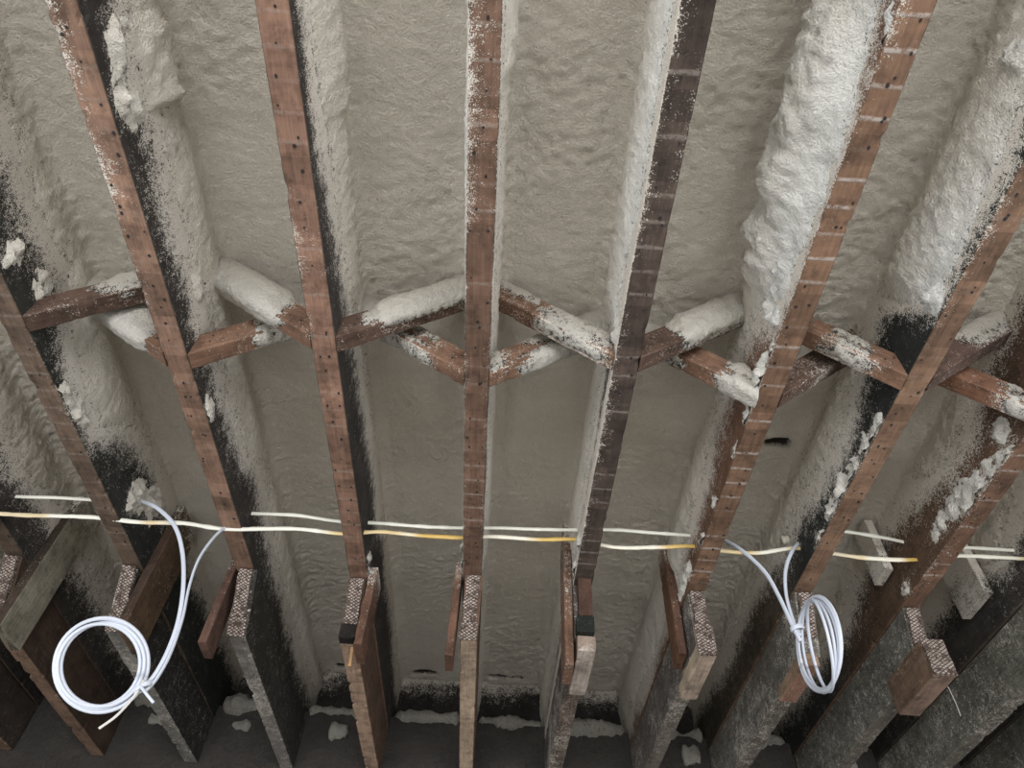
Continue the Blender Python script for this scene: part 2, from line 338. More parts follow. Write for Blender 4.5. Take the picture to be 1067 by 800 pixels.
# colour of the timber on its side faces by Y
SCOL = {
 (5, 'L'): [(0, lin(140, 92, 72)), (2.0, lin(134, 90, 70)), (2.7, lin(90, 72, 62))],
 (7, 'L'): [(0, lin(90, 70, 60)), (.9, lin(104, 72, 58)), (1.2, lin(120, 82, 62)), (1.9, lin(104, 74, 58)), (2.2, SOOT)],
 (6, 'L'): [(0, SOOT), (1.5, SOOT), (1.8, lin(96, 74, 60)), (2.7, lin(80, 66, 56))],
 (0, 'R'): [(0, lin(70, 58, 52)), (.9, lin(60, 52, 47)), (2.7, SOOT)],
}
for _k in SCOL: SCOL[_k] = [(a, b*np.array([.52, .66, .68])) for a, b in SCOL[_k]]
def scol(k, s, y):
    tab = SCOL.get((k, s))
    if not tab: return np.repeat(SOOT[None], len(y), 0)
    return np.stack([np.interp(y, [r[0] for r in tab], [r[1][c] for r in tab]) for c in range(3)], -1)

# ------------------------------------------------------------------ timber builder (length along local Y, origin given)
def perimeter(w, d, b=0.002, nw=5, nd=10):
    P = []; Fc = []
    def seg(a, c, n, f):
        for i in range(n):
            t = i/(n-1); P.append((a[0]+(c[0]-a[0])*t, a[1]+(c[1]-a[1])*t)); Fc.append(f)
    hw = w/2
    seg((-hw+b, 0), (hw-b, 0), nw, 0)                 # bottom
    seg((hw, b), (hw, d-b), nd, 1)                    # right
    seg((hw-b, d), (-hw+b, d), nw, 2)                 # top
    seg((-hw, d-b), (-hw, b), nd, 3)                  # left
    return np.array(P), np.array(Fc)
def timber_mesh(name, w, d, ys, colf, sprayf=None, lathf=None, seed=0.0, rough=0.0007, chip=0.0, nw=5, nd=10, warp=0.0, origin=(0, 0, 0)):
    P, Fc = perimeter(w, d, nw=nw, nd=nd); m = len(P); n = len(ys)
    X = np.repeat(P[None, :, 0], n, 0); Z = np.repeat(P[None, :, 1], n, 0); Yv = np.repeat(np.asarray(ys, float)[:, None], m, 1)
    fc = np.repeat(Fc[None], n, 0)
    pos = np.stack([X, Yv, Z], -1); npos = pos+np.array([seed*3.1, seed*1.7, seed])
    nn = fbm(npos, 40, 3)*rough
    nx = np.where(fc == 1, 1, np.where(fc == 3, -1, 0)); nz = np.where(fc == 0, -1, np.where(fc == 2, 1, 0))
    V = pos.copy(); V[..., 0] += nx*nn; V[..., 2] += nz*nn
    if chip > 0:                                    # broken arris along the lower edges
        c = np.clip(fbm(npos*np.array([0.2, 1, 0.2]), 45, 3)-0.25, 0, 1)*chip*3
        edge = np.exp(-((np.abs(X)-w/2)/0.006)**2)*np.exp(-(Z/0.006)**2)
        V[..., 2] += c*edge; V[..., 0] -= np.sign(X)*c*edge*0.8
    if warp: 
        wv = np.stack([np.zeros(n), np.asarray(ys), np.full(n, seed)], -1)
        V[..., 0] += (noise(wv, 1.6)*warp)[:, None]; V[..., 2] += (noise(wv, 1.3, 9.1)*warp*0.6)[:, None]
    F = grid_faces(n, m, True)
    flat = V.reshape(-1, 3); fp = pos.reshape(-1, 3); ff = fc.ravel()
    colv = colf(fp, ff); sp = sprayf(fp, ff) if sprayf else np.zeros(len(fp)); la = lathf(fp, ff) if lathf else np.zeros(len(fp))
    # end caps as fans
    c0 = flat[:m].mean(0); c1 = flat[-m:].mean(0)
    V2 = np.vstack([flat, c0[None], c1[None]]); i0 = len(flat); i1 = i0+1
    faces = F[:, ::-1].tolist()
    faces += [(i0, j, (j+1) % m) for j in range(m)]
    faces += [(i1, (n-1)*m+(j+1) % m, (n-1)*m+j) for j in range(m)]
    colv = np.vstack([colv, colv[:m].mean(0)[None], colv[-m:].mean(0)[None]]); ap = lambda a: np.concatenate([a, [a[:m].mean(), a[-m:].mean()]])
    return mk_mesh(name, V2, faces, False, colv, {'spray': ap(sp), 'lath': ap(la)})

# sooty rim above the ledge, misted with foam along its top
_xs = np.linspace(RX0, RX1, 330); _zs = np.linspace(LEDGE-.02, ZD+.02, 22); _XX, _ZZ = np.meshgrid(_xs, _zs, indexing='ij')
_P = np.stack([_XX, np.full_like(_XX, 2.748), _ZZ], -1); _n1 = fbm(_P, 9, 3); _P[..., 1] += .006*fbm(_P, 30, 2)
_sp = np.clip(sstep(1.28, 1.43, _ZZ+.06*_n1)*.85+.05, 0, 1)
_F = grid_faces(330, 22); _nv = _XX.size
_B = _P.reshape(-1, 3).copy(); _B[:, 1] = 2.85
_V = np.vstack([_P.reshape(-1, 3), _B])+np.array([0, 0, CAMZ])
link('trim_1', mk_mesh('trim_1', _V, np.vstack([_F, _F[:, ::-1]+_nv]), False, np.repeat((SOOT*.8)[None], 2*_nv, 0), {'spray': np.concatenate([_sp.ravel(), _sp.ravel()*0]), 'lath': np.zeros(2*_nv)}), M_TIMBER, kind='structure')
# fields shared by joists and foam
def side_fields(k, s, y, z):
    tab = SIDE.get((k, s), DEF)
    return interp(tab, y, 1), interp(tab, y, 2), interp(tab, y, 3)
def lumps(k, s, y, z):
    o = np.zeros_like(y); w3 = np.stack([y*0+k, y, z], -1)
    y = y+.030*fbm(w3, 22, 3, 2.2); z = z+.022*fbm(w3, 26, 3, 5.2)
    for (a, b, ra, rb, t) in LUMP.get((k, s), []):
        q = ((y-a)/ra)**2+((z-b)/rb)**2
        o = np.maximum(o, .8*t*np.clip(1.1-q*0.75, 0, 1))
    return np.clip(o, 0, None)

EDGE_DUST = {  # dust on the underside: (side, y0, y1, strength, width)
 1: [('L', .15, .62, .75, .020), ('L', .62, .85, .35, .012)], 2: [('L', .55, .85, .7, .026), ('R', .6, .8, .4, .02)],
 3: [('L', .2, .62, .8, .026), ('L', .62, 1.6, .35, .008), ('R', .3, 1.6, .35, .008)],
 4: [('L', .2, 1.6, .55, .012), ('R', .3, .5, .5, .012)], 5: [('L', .15, .3, .6, .02), ('L', .3, .9, .3, .02)],
 6: [('L', .3, .8, .5, .016), ('L', 1.0, 1.5, .3, .01)], 7: [('L', 1.0, 1.6, .5, .02)], 0: [('R', .9, 1.3, .4, .01)],
}
def build_joist(k):
    colb, lath, label = JD[k]; x0 = JX[k]
    colb = colb*np.array([.42, .52, .55])
    ys = np.concatenate([np.linspace(-3.55, -0.15, 10), np.arange(0.0, 2.752, 0.0125)])
    def colf(p, f):
        y = p[:, 1]; c = np.repeat(colb[None], len(p), 0)
        for s, fid in (('R', 1), ('L', 3)):
            mk = f == fid; c[mk] = scol(k, s, y[mk])
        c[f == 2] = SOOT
        if k == 4:                                   # lighter towards the far end
            pass
        nz = fbm(p+np.array([k*1.3, 0, 0]), 7, 3)
        c = c*(1+0.22*nz)[:, None]
        return c
    def sprayf(p, f):
        y = p[:, 1]; z = p[:, 2]+HB; sp = np.zeros(len(p))
        for s, fid in (('R', 1), ('L', 3)):
            zl, T, w = side_fields(k, s, y, z)
            zl = zl+0.03*fbm(p+k*2.2, 6, 2)
            a = sstep(zl-0.11, zl+0.05, z)*0.92+0.10+0.10*noise(p, 11, k)
            for (ya, zb, ra, rb, t) in LUMP.get((k, s), []):
                q = ((y-ya)/(ra*1.25))**2+((z-zb)/(rb*1.35))**2; a = np.maximum(a, 0.75*np.exp(-q*0.9))
            if k == 4 and s == 'L': a = np.maximum(a, 0.72*sstep(.05, .02, z-HB)+.25)
            sp = np.where(f == fid, a, sp)
        b = np.full(len(p), 0.03)
        for (s, a0, a1, st, wd) in EDGE_DUST.get(k, []):
            d = (p[:, 0]+JW/2) if s == 'L' else (JW/2-p[:, 0])
            b = np.maximum(b, st*np.exp(-d/wd)*sstep(a0-.05, a0+.05, y)*sstep(a1+.05, a1-.05, y)*(0.75+0.5*noise(p, 9, k)))
        return np.where(f == 0, b, sp)
    def lathf(p, f): return np.where(f == 0, lath*sstep(1.68, 1.6, p[:, 1]), 0)
    me = timber_mesh('joist', JW, 0.34, ys, colf, sprayf, lathf, seed=k*1.37, chip=0.004, nd=16, nw=6)
    o = link('joist', me, M_TIMBER, loc=(x0, 0, CAMZ+HB), label=label, cat='joist', group='old ceiling joists')
    # lath nails and nail holes in the underside
    rnd = random.Random(100+k); V = []; F = []
    y = 0.12
    while y < 1.62:
        for q in range(rnd.choice([1, 1, 2, 2])):
            if rnd.random() < 0.25: continue
            cx = rnd.uniform(-0.018, 0.018); cy = y+rnd.uniform(-0.012, 0.012); r = rnd.uniform(0.0018, 0.0036); n = len(V)
            e = rnd.uniform(0.9, 1.6)
            for zz, rr in ((-0.0012, r*0.8), (0.001, r)):
                for a in range(6): V.append((cx+rr*math.cos(a*1.047), cy+rr*e*math.sin(a*1.047), zz))
            F.append(tuple(n+5-a for a in range(6)))
            for a in range(6): F.append((n+a, n+(a+1) % 6, n+6+(a+1) % 6, n+6+a))
        y += 0.0495
    link('nail_holes', mk_mesh('nail_holes', V, F), M_DARK, o, kind='stuff')
    return o
JOIST = {k: build_joist(k) for k in JX}

# ------------------------------------------------------------------ spray foam between the joists, one skin per bay
PITS = {  # sunk gaps and bosses on the flat of the foam: bay -> (x, y, rx, ry, depth + into the deck)
 5: [(.735, 1.335, .034, .014, .04)],
 2: [(-.27, 2.705, .045, .010, .03)], 3: [(.02, 2.70, .035, .009, .03), (.10, 2.705, .025, .009, .03)], 1: [(-.60, 2.70, .02, .009, .03)], 7: [(1.33, .42, .06, .010, .03)],
}
def build_bay(k):
    xa = JX[k]+JW/2; xb = JX[k+1]-JW/2; R = 0.03; zb = HB+0.004
    ys = np.concatenate([np.linspace(-3.5, -0.2, 8), np.arange(-0.1, 2.745, 0.0068)])
    nz = 40; nx = 34; na = 6
    B = []; N = []; tag = []
    zz = np.linspace(zb, ZD-R, nz)
    for z in zz: B.append((xa, z)); N.append((1, 0)); tag.append(0)
    for i in range(1, na):
        a = math.pi/2*i/na; B.append((xa+R-R*math.cos(a), ZD-R+R*math.sin(a))); N.append((math.cos(a), -math.sin(a))); tag.append(1)
    for x in np.linspace(xa+R, xb-R, nx): B.append((x, ZD)); N.append((0, -1)); tag.append(2)
    for i in range(1, na):
        a = math.pi/2*(1-i/na); B.append((xb-R+R*math.cos(a), ZD-R+R*math.sin(a))); N.append((-math.cos(a), -math.sin(a))); tag.append(3)
    for z in zz[::-1]: B.append((xb, z)); N.append((-1, 0)); tag.append(4)
    B = np.array(B); N = np.array(N); tag = np.array(tag); m = len(B); n = len(ys)
    base = np.zeros((n, m, 3)); base[..., 0] = B[None, :, 0]; base[..., 1] = ys[:, None]; base[..., 2] = B[None, :, 1]
    nor = np.zeros((n, m, 3)); nor[..., 0] = N[None, :, 0]; nor[..., 2] = N[None, :, 1]
    x, y, z = base[..., 0], base[..., 1], base[..., 2]
    tg = np.repeat(tag[None], n, 0)
    q = base+np.array([k*0.0, 0, 0])
    big = fbm(q*np.array([1, .55, 1]), 7.0, 2, k*3.3); mid = fbm(q, 28, 2, 5.1)
    fine = fbm(q*np.array([1, 1.25, 1]), 85, 2, 2.7); bil = 1-2*np.abs(fbm(q, 38, 3, 8.8))
    # calm, orange-peel flats
    wrk = fbm(q*np.array([.75, 1.2, 1]), 62, 2, 6.1)
    t = 0.007*big+0.0024*mid+(0.0036*fine+0.0028*wrk)*(0.5+0.9*sstep(-.3, .5, fbm(q, 5, 2, 1.9)))
    flat = t.copy()
    xm = (xa+xb)/2
    # settle towards the rim at the far end
    t = t+0.012*sstep(2.66, 2.745, y)*(tg == 2)
    pit = np.zeros_like(x)
    for (px, py, rx, ry, dp) in PITS.get(k, []):
        e = np.exp(-((x-px)/rx)**4-((y-py-.12*(x-px)**2/rx)/ry)**4)*(tg == 2)
        t = t-dp*e; pit = np.maximum(pit, e)
    whit = np.zeros_like(x); thin = pit.copy()
    for s, kk, ids in (('R', k, (0, 1)), ('L', k+1, (3, 4))):
        mk = np.isin(tg, ids)
        zl, T, w = side_fields(kk, s, y, z)
        ws = sstep(ZD-R+0.002, ZD-R-0.06, z)
        edge = z-zl+0.030*fbm(q, 6, 2, 4.0+kk)+0.016*fbm(q, 26, 2, 7.7)
        cov = sstep(-0.012, 0.13, edge)
        thick = np.where(T > 0.03, 1.0, 0.35)
        hf = fbm(q, 130, 2, 1.1)
        tt = -0.0035+(0.0075+(T-0.004)*ws)*cov + flat*cov*(0.35+0.65*(1-ws)) + bil*0.0075*thick*cov*ws + (0.0026*hf+0.0016*fine)*(0.25+sstep(0,.12,cov))
        # heavy lumps break into pillows
        tt = tt+np.where(T > 0.03, cov*ws*(0.030*fbm(q, 15, 3, 3.0)), 0)
        lp = lumps(kk, s, y, z)
        ruf = fbm(q, 60, 3, 9.4)
        tt = np.maximum(tt, np.where(lp > 0, lp*(0.6+1.1*ruf)+0.006*bil+0.009*hf-0.005, -1))
        low = sstep(1.40, 1.18, z)
        wt = w*(0.1+0.9*sstep(1.33, 1.16, z)); wt = np.maximum(wt, np.where(lp > 0.004, 0.55 if kk in (5, 6, 7, 3, 4, 2) else 0.12, 0))
        th = (1-sstep(-0.002, 0.010, tt))*np.where(lp > 0.003, .45, 1)
        t = np.where(mk, tt, t); whit = np.where(mk, wt, whit); thin = np.where(mk, th*(ws > .05), thin)
    # blend whiteness into the adjoining flat
    V = base+nor*t[..., None]
    V[..., 2] += CAMZ
    # keep skins apart inside the joist
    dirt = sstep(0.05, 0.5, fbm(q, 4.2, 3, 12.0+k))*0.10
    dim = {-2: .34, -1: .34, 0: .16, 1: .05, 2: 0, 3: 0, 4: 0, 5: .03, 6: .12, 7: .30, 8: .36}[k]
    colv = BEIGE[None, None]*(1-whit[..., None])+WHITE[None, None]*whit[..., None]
    soot_dim = np.clip(dirt+dim*sstep(.7, 1.7, y)*(0.6+0.4*fbm(q, 3, 2, 3.1)), 0, .8)[..., None]  # dirt, plus soot and low light painted into the outer bays farther off
    colv = colv*(1-soot_dim)+lin(112, 100, 82)[None, None]*soot_dim
    pw = sstep(.2, .6, pit)[..., None]; colv = colv*(1-pw)+lin(44, 40, 36)[None, None]*pw  # gaps painted dark: bare sooty void, its shade put into the foam colour
    F = grid_faces(n, m)[:, ::-1]
    me = mk_mesh('foam_skin', V.reshape(-1, 3), F, True, colv.reshape(-1, 3), {'thin': thin.ravel(), 'pin': np.where(pit > .3, .6, .125).ravel()})
    return link('foam_skin', me, M_FOAM, ceiling, label=None)
ceiling_inv = Matrix.Translation(-Vector(ceiling.location))
for k in range(-2, 9):
    o = build_bay(k); o.matrix_parent_inverse = ceiling_inv

# crumbs of foam on the ledge of the end wall
def blob_strip(name, x0, x1, yc, zc, ry, rz, seed, parent, thin_v=0.25):
    nu = max(12, int((x1-x0)/0.008)); nv = 14
    u = np.linspace(x0, x1, nu); a = np.linspace(0, 2*math.pi, nv, endpoint=False)
    X, A = np.meshgrid(u, a, indexing='ij')
    r = 0.55+0.55*fbm(np.stack([X, np.full_like(X, seed), A*0], -1), 14, 2); r *= sstep(0, 0.06, (X-x0)/(x1-x0))*sstep(0, 0.06, (x1-X)/(x1-x0))
    p = np.stack([X, yc+ry*r*np.cos(A), zc+rz*r*np.sin(A)], -1)
    bil = 1-2*np.abs(fbm(p, 34, 3, seed))+.8*fbm(p, 80, 2, seed); p[..., 1] += 0.016*bil*np.cos(A)*r; p[..., 2] += 0.016*bil*np.sin(A)*r
    c = np.repeat(lin(150, 146, 138)[None], X.size, 0)*(1+0.2*fbm(p.reshape(-1, 3), 20, 2))[:, None]
    me = mk_mesh(name, p.reshape(-1, 3), grid_faces(nu, nv, True)[:, ::-1], True, c, {'thin': np.full(X.size, thin_v), 'pin': np.full(X.size, .16)})
    o = link(name, me, M_FOAM, parent)
    if parent is not None: o.matrix_parent_inverse = Matrix.Translation(-Vector(parent.location))
    return o
for k in range(-1, 8):
    rnd = random.Random(k+50)
    blob_strip('foam_crumbs', JX[k]+.03, JX[k+1]-.03, 2.645, CAMZ+LEDGE+0.008, .06, .034, k*2.3+4, wf, .5)
    if rnd.random() < .6:
        xx = rnd.uniform(JX[k]+.06, JX[k+1]-.12); blob_strip('foam_crumbs', xx, xx+.07, RY1-0.004, CAMZ+1.11, .012, .03, k*1.1+9, wf, .3)

# ------------------------------------------------------------------ lower battens hung below the joists near the end wall
FB = 0.975
FD = {  # bottom colour, side colour, spray, label
 -2: (lin(150, 118, 96), lin(74, 62, 54), .25, 'batten with a brown underside in the bottom left corner'),
 -1: (lin(150, 118, 98), lin(84, 64, 52), .12, 'brown batten running past the lower left of the round coil'),
  0: (lin(140, 132, 124), lin(56, 50, 46), .50, 'grey weathered batten right below the round cable coil'),
  1: (lin(142, 132, 124), lin(62, 56, 50), .50, 'grey batten with plaster flecks, first right of the round coil'),
  2: (lin(186, 152, 128), lin(110, 84, 68), .20, 'light brown batten with nails poking from its left side'),
  3: (lin(206, 176, 150), lin(120, 90, 72), .12, 'palest clean wood batten below the middle joist'),
  4: (lin(120, 100, 88), lin(86, 76, 70), .45, 'dark batten running back from the pale block left of centre-right'),
  5: (lin(120, 108, 98), lin(112, 102, 94), .45, 'grey batten behind the notched pale block with white foam beside it'),
  6: (lin(116, 106, 96), lin(126, 118, 108), .45, 'grey batten passing below the oval cable coil'),
  7: (lin(112, 102, 92), lin(116, 110, 100), .35, 'grey batten behind the brown plastered block at lower right'),
  8: (lin(110, 102, 92), lin(124, 118, 106), .38, 'long grey batten crossing the lower right corner'),
  9: (lin(104, 98, 88), lin(112, 108, 96), .30, 'short grey batten end in the bottom right corner'),
}
YF0 = {-2: 1.70, -1: 1.69, 0: 1.70, 1: 1.68, 2: 1.69, 3: 1.64, 4: 1.655, 5: 1.655, 6: 1.62, 7: 1.66, 8: 1.45, 9: 1.5}
BATTEN = {}
for k in FD:
    cb, cs, spv, label = FD[k]; y0 = YF0[k]; cb = cb*np.array([.6, .64, .66]); cs = cs*np.array([.6, .64, .66])
    ys = np.arange(y0, 2.62, 0.0125)-y0
    def colf(p, f, cb=cb, cs=cs, k=k):
        c = np.where((f == 0)[:, None], cb[None], cs[None]); 
        c = c*(1+0.35*fbm(p+k, 9, 3))[:, None]; return c
    def sprayf(p, f, spv=spv, k=k): 
        e = spv*(0.75+0.9*fbm(p*np.array([1, .5, 1])+k*3.1, 14, 3)); return np.clip(np.where(f == 0, e*.9, np.where((f == 1) & (k < 3), e*.45, e)), 0, .9)
    me = timber_mesh('ceiling_batten', 0.046, 0.152, ys, colf, sprayf, None, seed=k*2.1+40, chip=0.006, nd=9, warp=0.004, rough=.0012)
    slope = {-2: .6, -1: .6, 0: .6, 1: .6, 2: .5, 3: .5, 6: .4, 7: .3}.get(k, 0.0)      # raked front end
    co = np.zeros(len(me.vertices)*3, dtype=np.float32); me.vertices.foreach_get('co', co); co = co.reshape(-1, 3)
    co[:, 1] += np.clip(.152-co[:, 2], 0, .16)*slope*np.clip(1-co[:, 1]/.3, 0, 1)
    me.vertices.foreach_set('co', co.ravel()); me.update()
    dx = {1: .012, 5: .002, 4: .0, 3: .004}.get(k, 0.0)
    o = link('ceiling_batten', me, M_TIMBER, loc=(JX[k]+dx, y0, CAMZ+FB), label=label, cat='batten', group='battens hung under the joist ends')
    BATTEN[k] = o
    # diamond-mesh plaster left on the front end
    def plate(w, h, zc, d, xo=0.0, tilt=0.0):
        V = []; F = []; nu, nv = 8, 16
        for j in range(nv):
            for i in range(nu):
                X = (i/(nu-1)-.5)*w; Z = (j/(nv-1)-.5)*h
                e = 0.0015*noise(np.array([X+k, Z, d]), 130)
                edge = 0.0025*noise(np.array([k*2., Z, 3.3]), 120) if i in (0, nu-1) else 0
                V.append((X+edge, -d+e, Z))
        n = len(V); V += [(v[0], 0.0, v[2]) for v in V]
        for j in range(nv-1):
            for i in range(nu-1):
                a = j*nu+i; F.append((a, a+1, a+nu+1, a+nu)); F.append((n+a+nu, n+a+nu+1, n+a+1, n+a))
        ring = [i for i in range(nu)]+[j*nu+nu-1 for j in range(1, nv)]+[(nv-1)*nu+i for i in range(nu-2, -1, -1)]+[j*nu for j in range(nv-2, 0, -1)]
        for a, b in zip(ring, ring[1:]+ring[:1]): F.append((b, a, n+a, n+b))
        p = link('mesh_plaster', mk_mesh('mesh_plaster', V, F), M_IMP, o, loc=(xo, (.152-zc)*slope-0.0005, zc))
        p.rotation_euler.x = math.atan(slope)
    if k not in (8, 9):
        if k != 4: plate(0.036, 0.106*math.hypot(1, slope), 0.098, 0.012, -.003 if k in (1, 2) else .0)
        if k in (-1, 0, 1, 3): plate(0.046, 0.040*math.hypot(1, slope), 0.024, 0.015, 0)
# nails sticking out of the light brown batten
for q, yy in enumerate((0.10, 0.14)):
    V = []; F = []
    for j in range(2):
        for a in range(6): V.append((-0.03*j, 0.0013*math.cos(a*1.047)+.003*j, 0.0013*math.sin(a*1.047)-.004*j))
    for a in range(6): F.append((a, (a+1) % 6, 6+(a+1) % 6, 6+a))
    F.append(tuple(range(5, -1, -1))); F.append(tuple(range(6, 12)))
    link('nail', mk_mesh('nail', V, F), M_STEEL, BATTEN[2], loc=(-0.022, yy, 0.02))

# ------------------------------------------------------------------ blocks under the batten ends
def solid_timber(name, w, d, L, loc, col, side, label=None, cat=None, group=None, parent=None, spray=.1, rot=(0, 0, 0), seed=0, chip=.004, step=.012, nw=5, endcol=None):
    col = np.asarray(col)*np.array([.6, .64, .66]); side = np.asarray(side)*np.array([.6, .64, .66])
    n = max(4, int(L/step)); ys = np.linspace(0, L, n)
    def colf(p, f):
        c = np.where((f == 0)[:, None], np.asarray(col)[None], np.asarray(side)[None]); c = c*(1+0.3*fbm(p+seed*1.9, 14, 3))[:, None]
        return c
    def sprayf(p, f): return np.clip(spray*(1+0.9*fbm(p+seed, 18, 2)), 0, .9)
    me = timber_mesh(name, w, d, ys, colf, sprayf, None, seed=seed+3.3, chip=chip, nd=7, nw=nw, rough=.001)
    o = link(name, me, M_TIMBER, parent, loc=loc, label=label, cat=cat, group=group); o.rotation_euler = rot
    return o
def block(k, x, y0, y1, zb, zt, w, col, side, label, imp=True, seed=0):
    o = solid_timber('nailing_block', w, zt-zb, y1-y0, (x, y0, CAMZ+zb), col, side, label, 'wood block', 'blocks under the batten ends', spray=.12, seed=seed)
    if imp:
        V = []; F = []; nu, nv = 7, 9; h = zt-zb
        for j in range(nv):
            for i in range(nu):
                X = (i/(nu-1)-.5)*w; Z = h*j/(nv-1); V.append((X, -.008+.0015*noise(np.array([X+k, Z, 1.]), 130), Z))
        n = len(V); V += [(v[0], 0., v[2]) for v in V]
        for j in range(nv-1):
            for i in range(nu-1):
                a = j*nu+i; F.append((a, a+1, a+nu+1, a+nu)); F.append((n+a+nu, n+a+nu+1, n+a+1, n+a))
        ring = [i for i in range(nu)]+[j*nu+nu-1 for j in range(1, nv)]+[(nv-1)*nu+i for i in range(nu-2, -1, -1)]+[j*nu for j in range(nv-2, 0, -1)]
        for a, b in zip(ring, ring[1:]+ring[:1]): F.append((b, a, n+a, n+b))
        link('mesh_plaster', mk_mesh('mesh_plaster', V, F), M_IMP, o)
    return o
block(5, .536, 1.648, 1.875, .942, FB+.052, .046, lin(186, 160, 140), lin(212, 186, 158), 'notched pale wood block at the end of the striped joist', True, 1)
block(4, .231, 1.645, 1.875, .932, FB-.002, .046, lin(206, 186, 172), lin(150, 128, 112), 'pale pinkish block with three nail holes below the darkest joist', False, 2)
block(7, 1.128, 1.645, 1.86, .93, FB+.05, .058, lin(140, 112, 96), lin(132, 104, 84), 'brown block crusted with diamond plaster, right of the oval coil', True, 3)
block(6, .80, 1.66, 1.85, .94, FB-.002, .046, lin(150, 110, 92), lin(170, 138, 112), 'brown block half hidden behind the oval cable coil', False, 4)
# dark crumbling piece above the pale pinkish block
for (w, d, y, z, c, lb, nm) in ((.036, .10, 1.640, 1.035, lin(100, 72, 60), 'rotten dark brown stub under the darkest joist', 'rotten_stub'),):
    pass
b4 = BATTEN[4]
solid_timber('rotten_end', .036, .115, .03, (0.002, -.03, .045), lin(92, 66, 54), lin(92, 66, 54), parent=b4, seed=7, spray=.05)
solid_timber('charred_end', .046, .045, .026, (0.0, -.027, .0), lin(40, 42, 36), lin(40, 42, 36), parent=b4, seed=8, spray=.08)
solid_timber('charred_end', .042, .04, .03, (-.006, .045, .0), lin(44, 38, 34), lin(44, 38, 34), parent=BATTEN[2], seed=9, spray=.05)
sp_ = solid_timber('splinter', .009, .012, .16, (.014, .03, .095), lin(196, 150, 108), lin(190, 146, 106), parent=BATTEN[2], seed=10, spray=0)
sp_.rotation_euler = (math.radians(-58), 0, math.radians(6))

# ------------------------------------------------------------------ vertical hanger boards
def hanger(x, y0, y1, z0, z1, th, col, label, spray=.1, seed=0, edge=None):
    # timber_mesh runs along local Y; stand it upright
    n = int((z1-z0)/.0125); ys = np.linspace(0, z1-z0, n); w = y1-y0
    col = np.asarray(col)*np.array([.46, .56, .62]); edge = None if edge is None else np.asarray(edge)*np.array([.46, .56, .62])
    e = np.asarray(edge if edge is not None else col)
    def colf(p, f):
        c = np.where(((f == 1) | (f == 3))[:, None], e[None], np.asarray(col)[None]); return c*(1+0.35*fbm(p+seed, 12, 3))[:, None]
    def sprayf(p, f):
        return np.clip(spray*(0.8+1.0*fbm(p+seed*2, 10, 3))+0.5*sstep(z1-z0-.12, z1-z0, p[:, 1]), 0, .95)
    me = timber_mesh('hanger_board', w, th, ys, colf, sprayf, None, seed=seed+11, chip=.003, nw=7, nd=4)
    o = link('hanger_board', me, M_TIMBER, label=label, cat='board', group='upright boards nailed to the joist sides')
    # local X -> world Y, local Y (length) -> world Z, local Z -> world X
    o.matrix_world = Matrix(((0, 0, 1, x), (1, 0, 0, (y0+y1)/2), (0, 1, 0, CAMZ+z0), (0, 0, 0, 1)))
    return o
hanger(-1.309, 1.73, 1.86, .945, 1.38, .028, lin(176, 154, 130), 'pale grey upright board at the left edge, left of the round coil', .2, 1, lin(78, 58, 46))
hanger(-.987, 1.72, 1.87, .96, 1.36, .024, lin(122, 88, 64), 'broad brown upright board above the round cable coil', .16, 2, lin(90, 64, 50))
hanger(-.748, 1.69, 1.77, .912, 1.2, .022, lin(112, 76, 62), 'split reddish upright strip left of the batten with plaster flecks', .08, 3)
hanger(-.358, 1.68, 1.78, .93, 1.16, .022, lin(128, 86, 66), 'reddish upright board on the right of the light brown batten', .1, 4)
hanger(-.122, 1.66, 1.74, .905, 1.18, .02, lin(132, 88, 68), 'reddish upright strip with white foam, left of the palest batten', .12, 5)
hanger(.178, 1.66, 1.76, .9, 1.34, .022, lin(150, 104, 80), 'upright board beside the darkest joist above the pinkish block', .3, 6, lin(140, 96, 74))
hanger(.484, 1.72, 1.80, .985, 1.34, .022, lin(150, 100, 72), 'upright board left of the notched pale block', .2, 7, lin(120, 80, 62))
hanger(1.06, 1.60, 1.68, 1.21, 1.38, .024, lin(104, 96, 86), 'foam covered board stub between the oval coil and right edge joist', .75, 8, lin(50, 44, 40))
hanger(1.36, 1.66, 1.80, 1.20, 1.38, .026, lin(170, 152, 132), 'short pale board stub behind the cables near the right edge', .6, 9, lin(60, 52, 46))

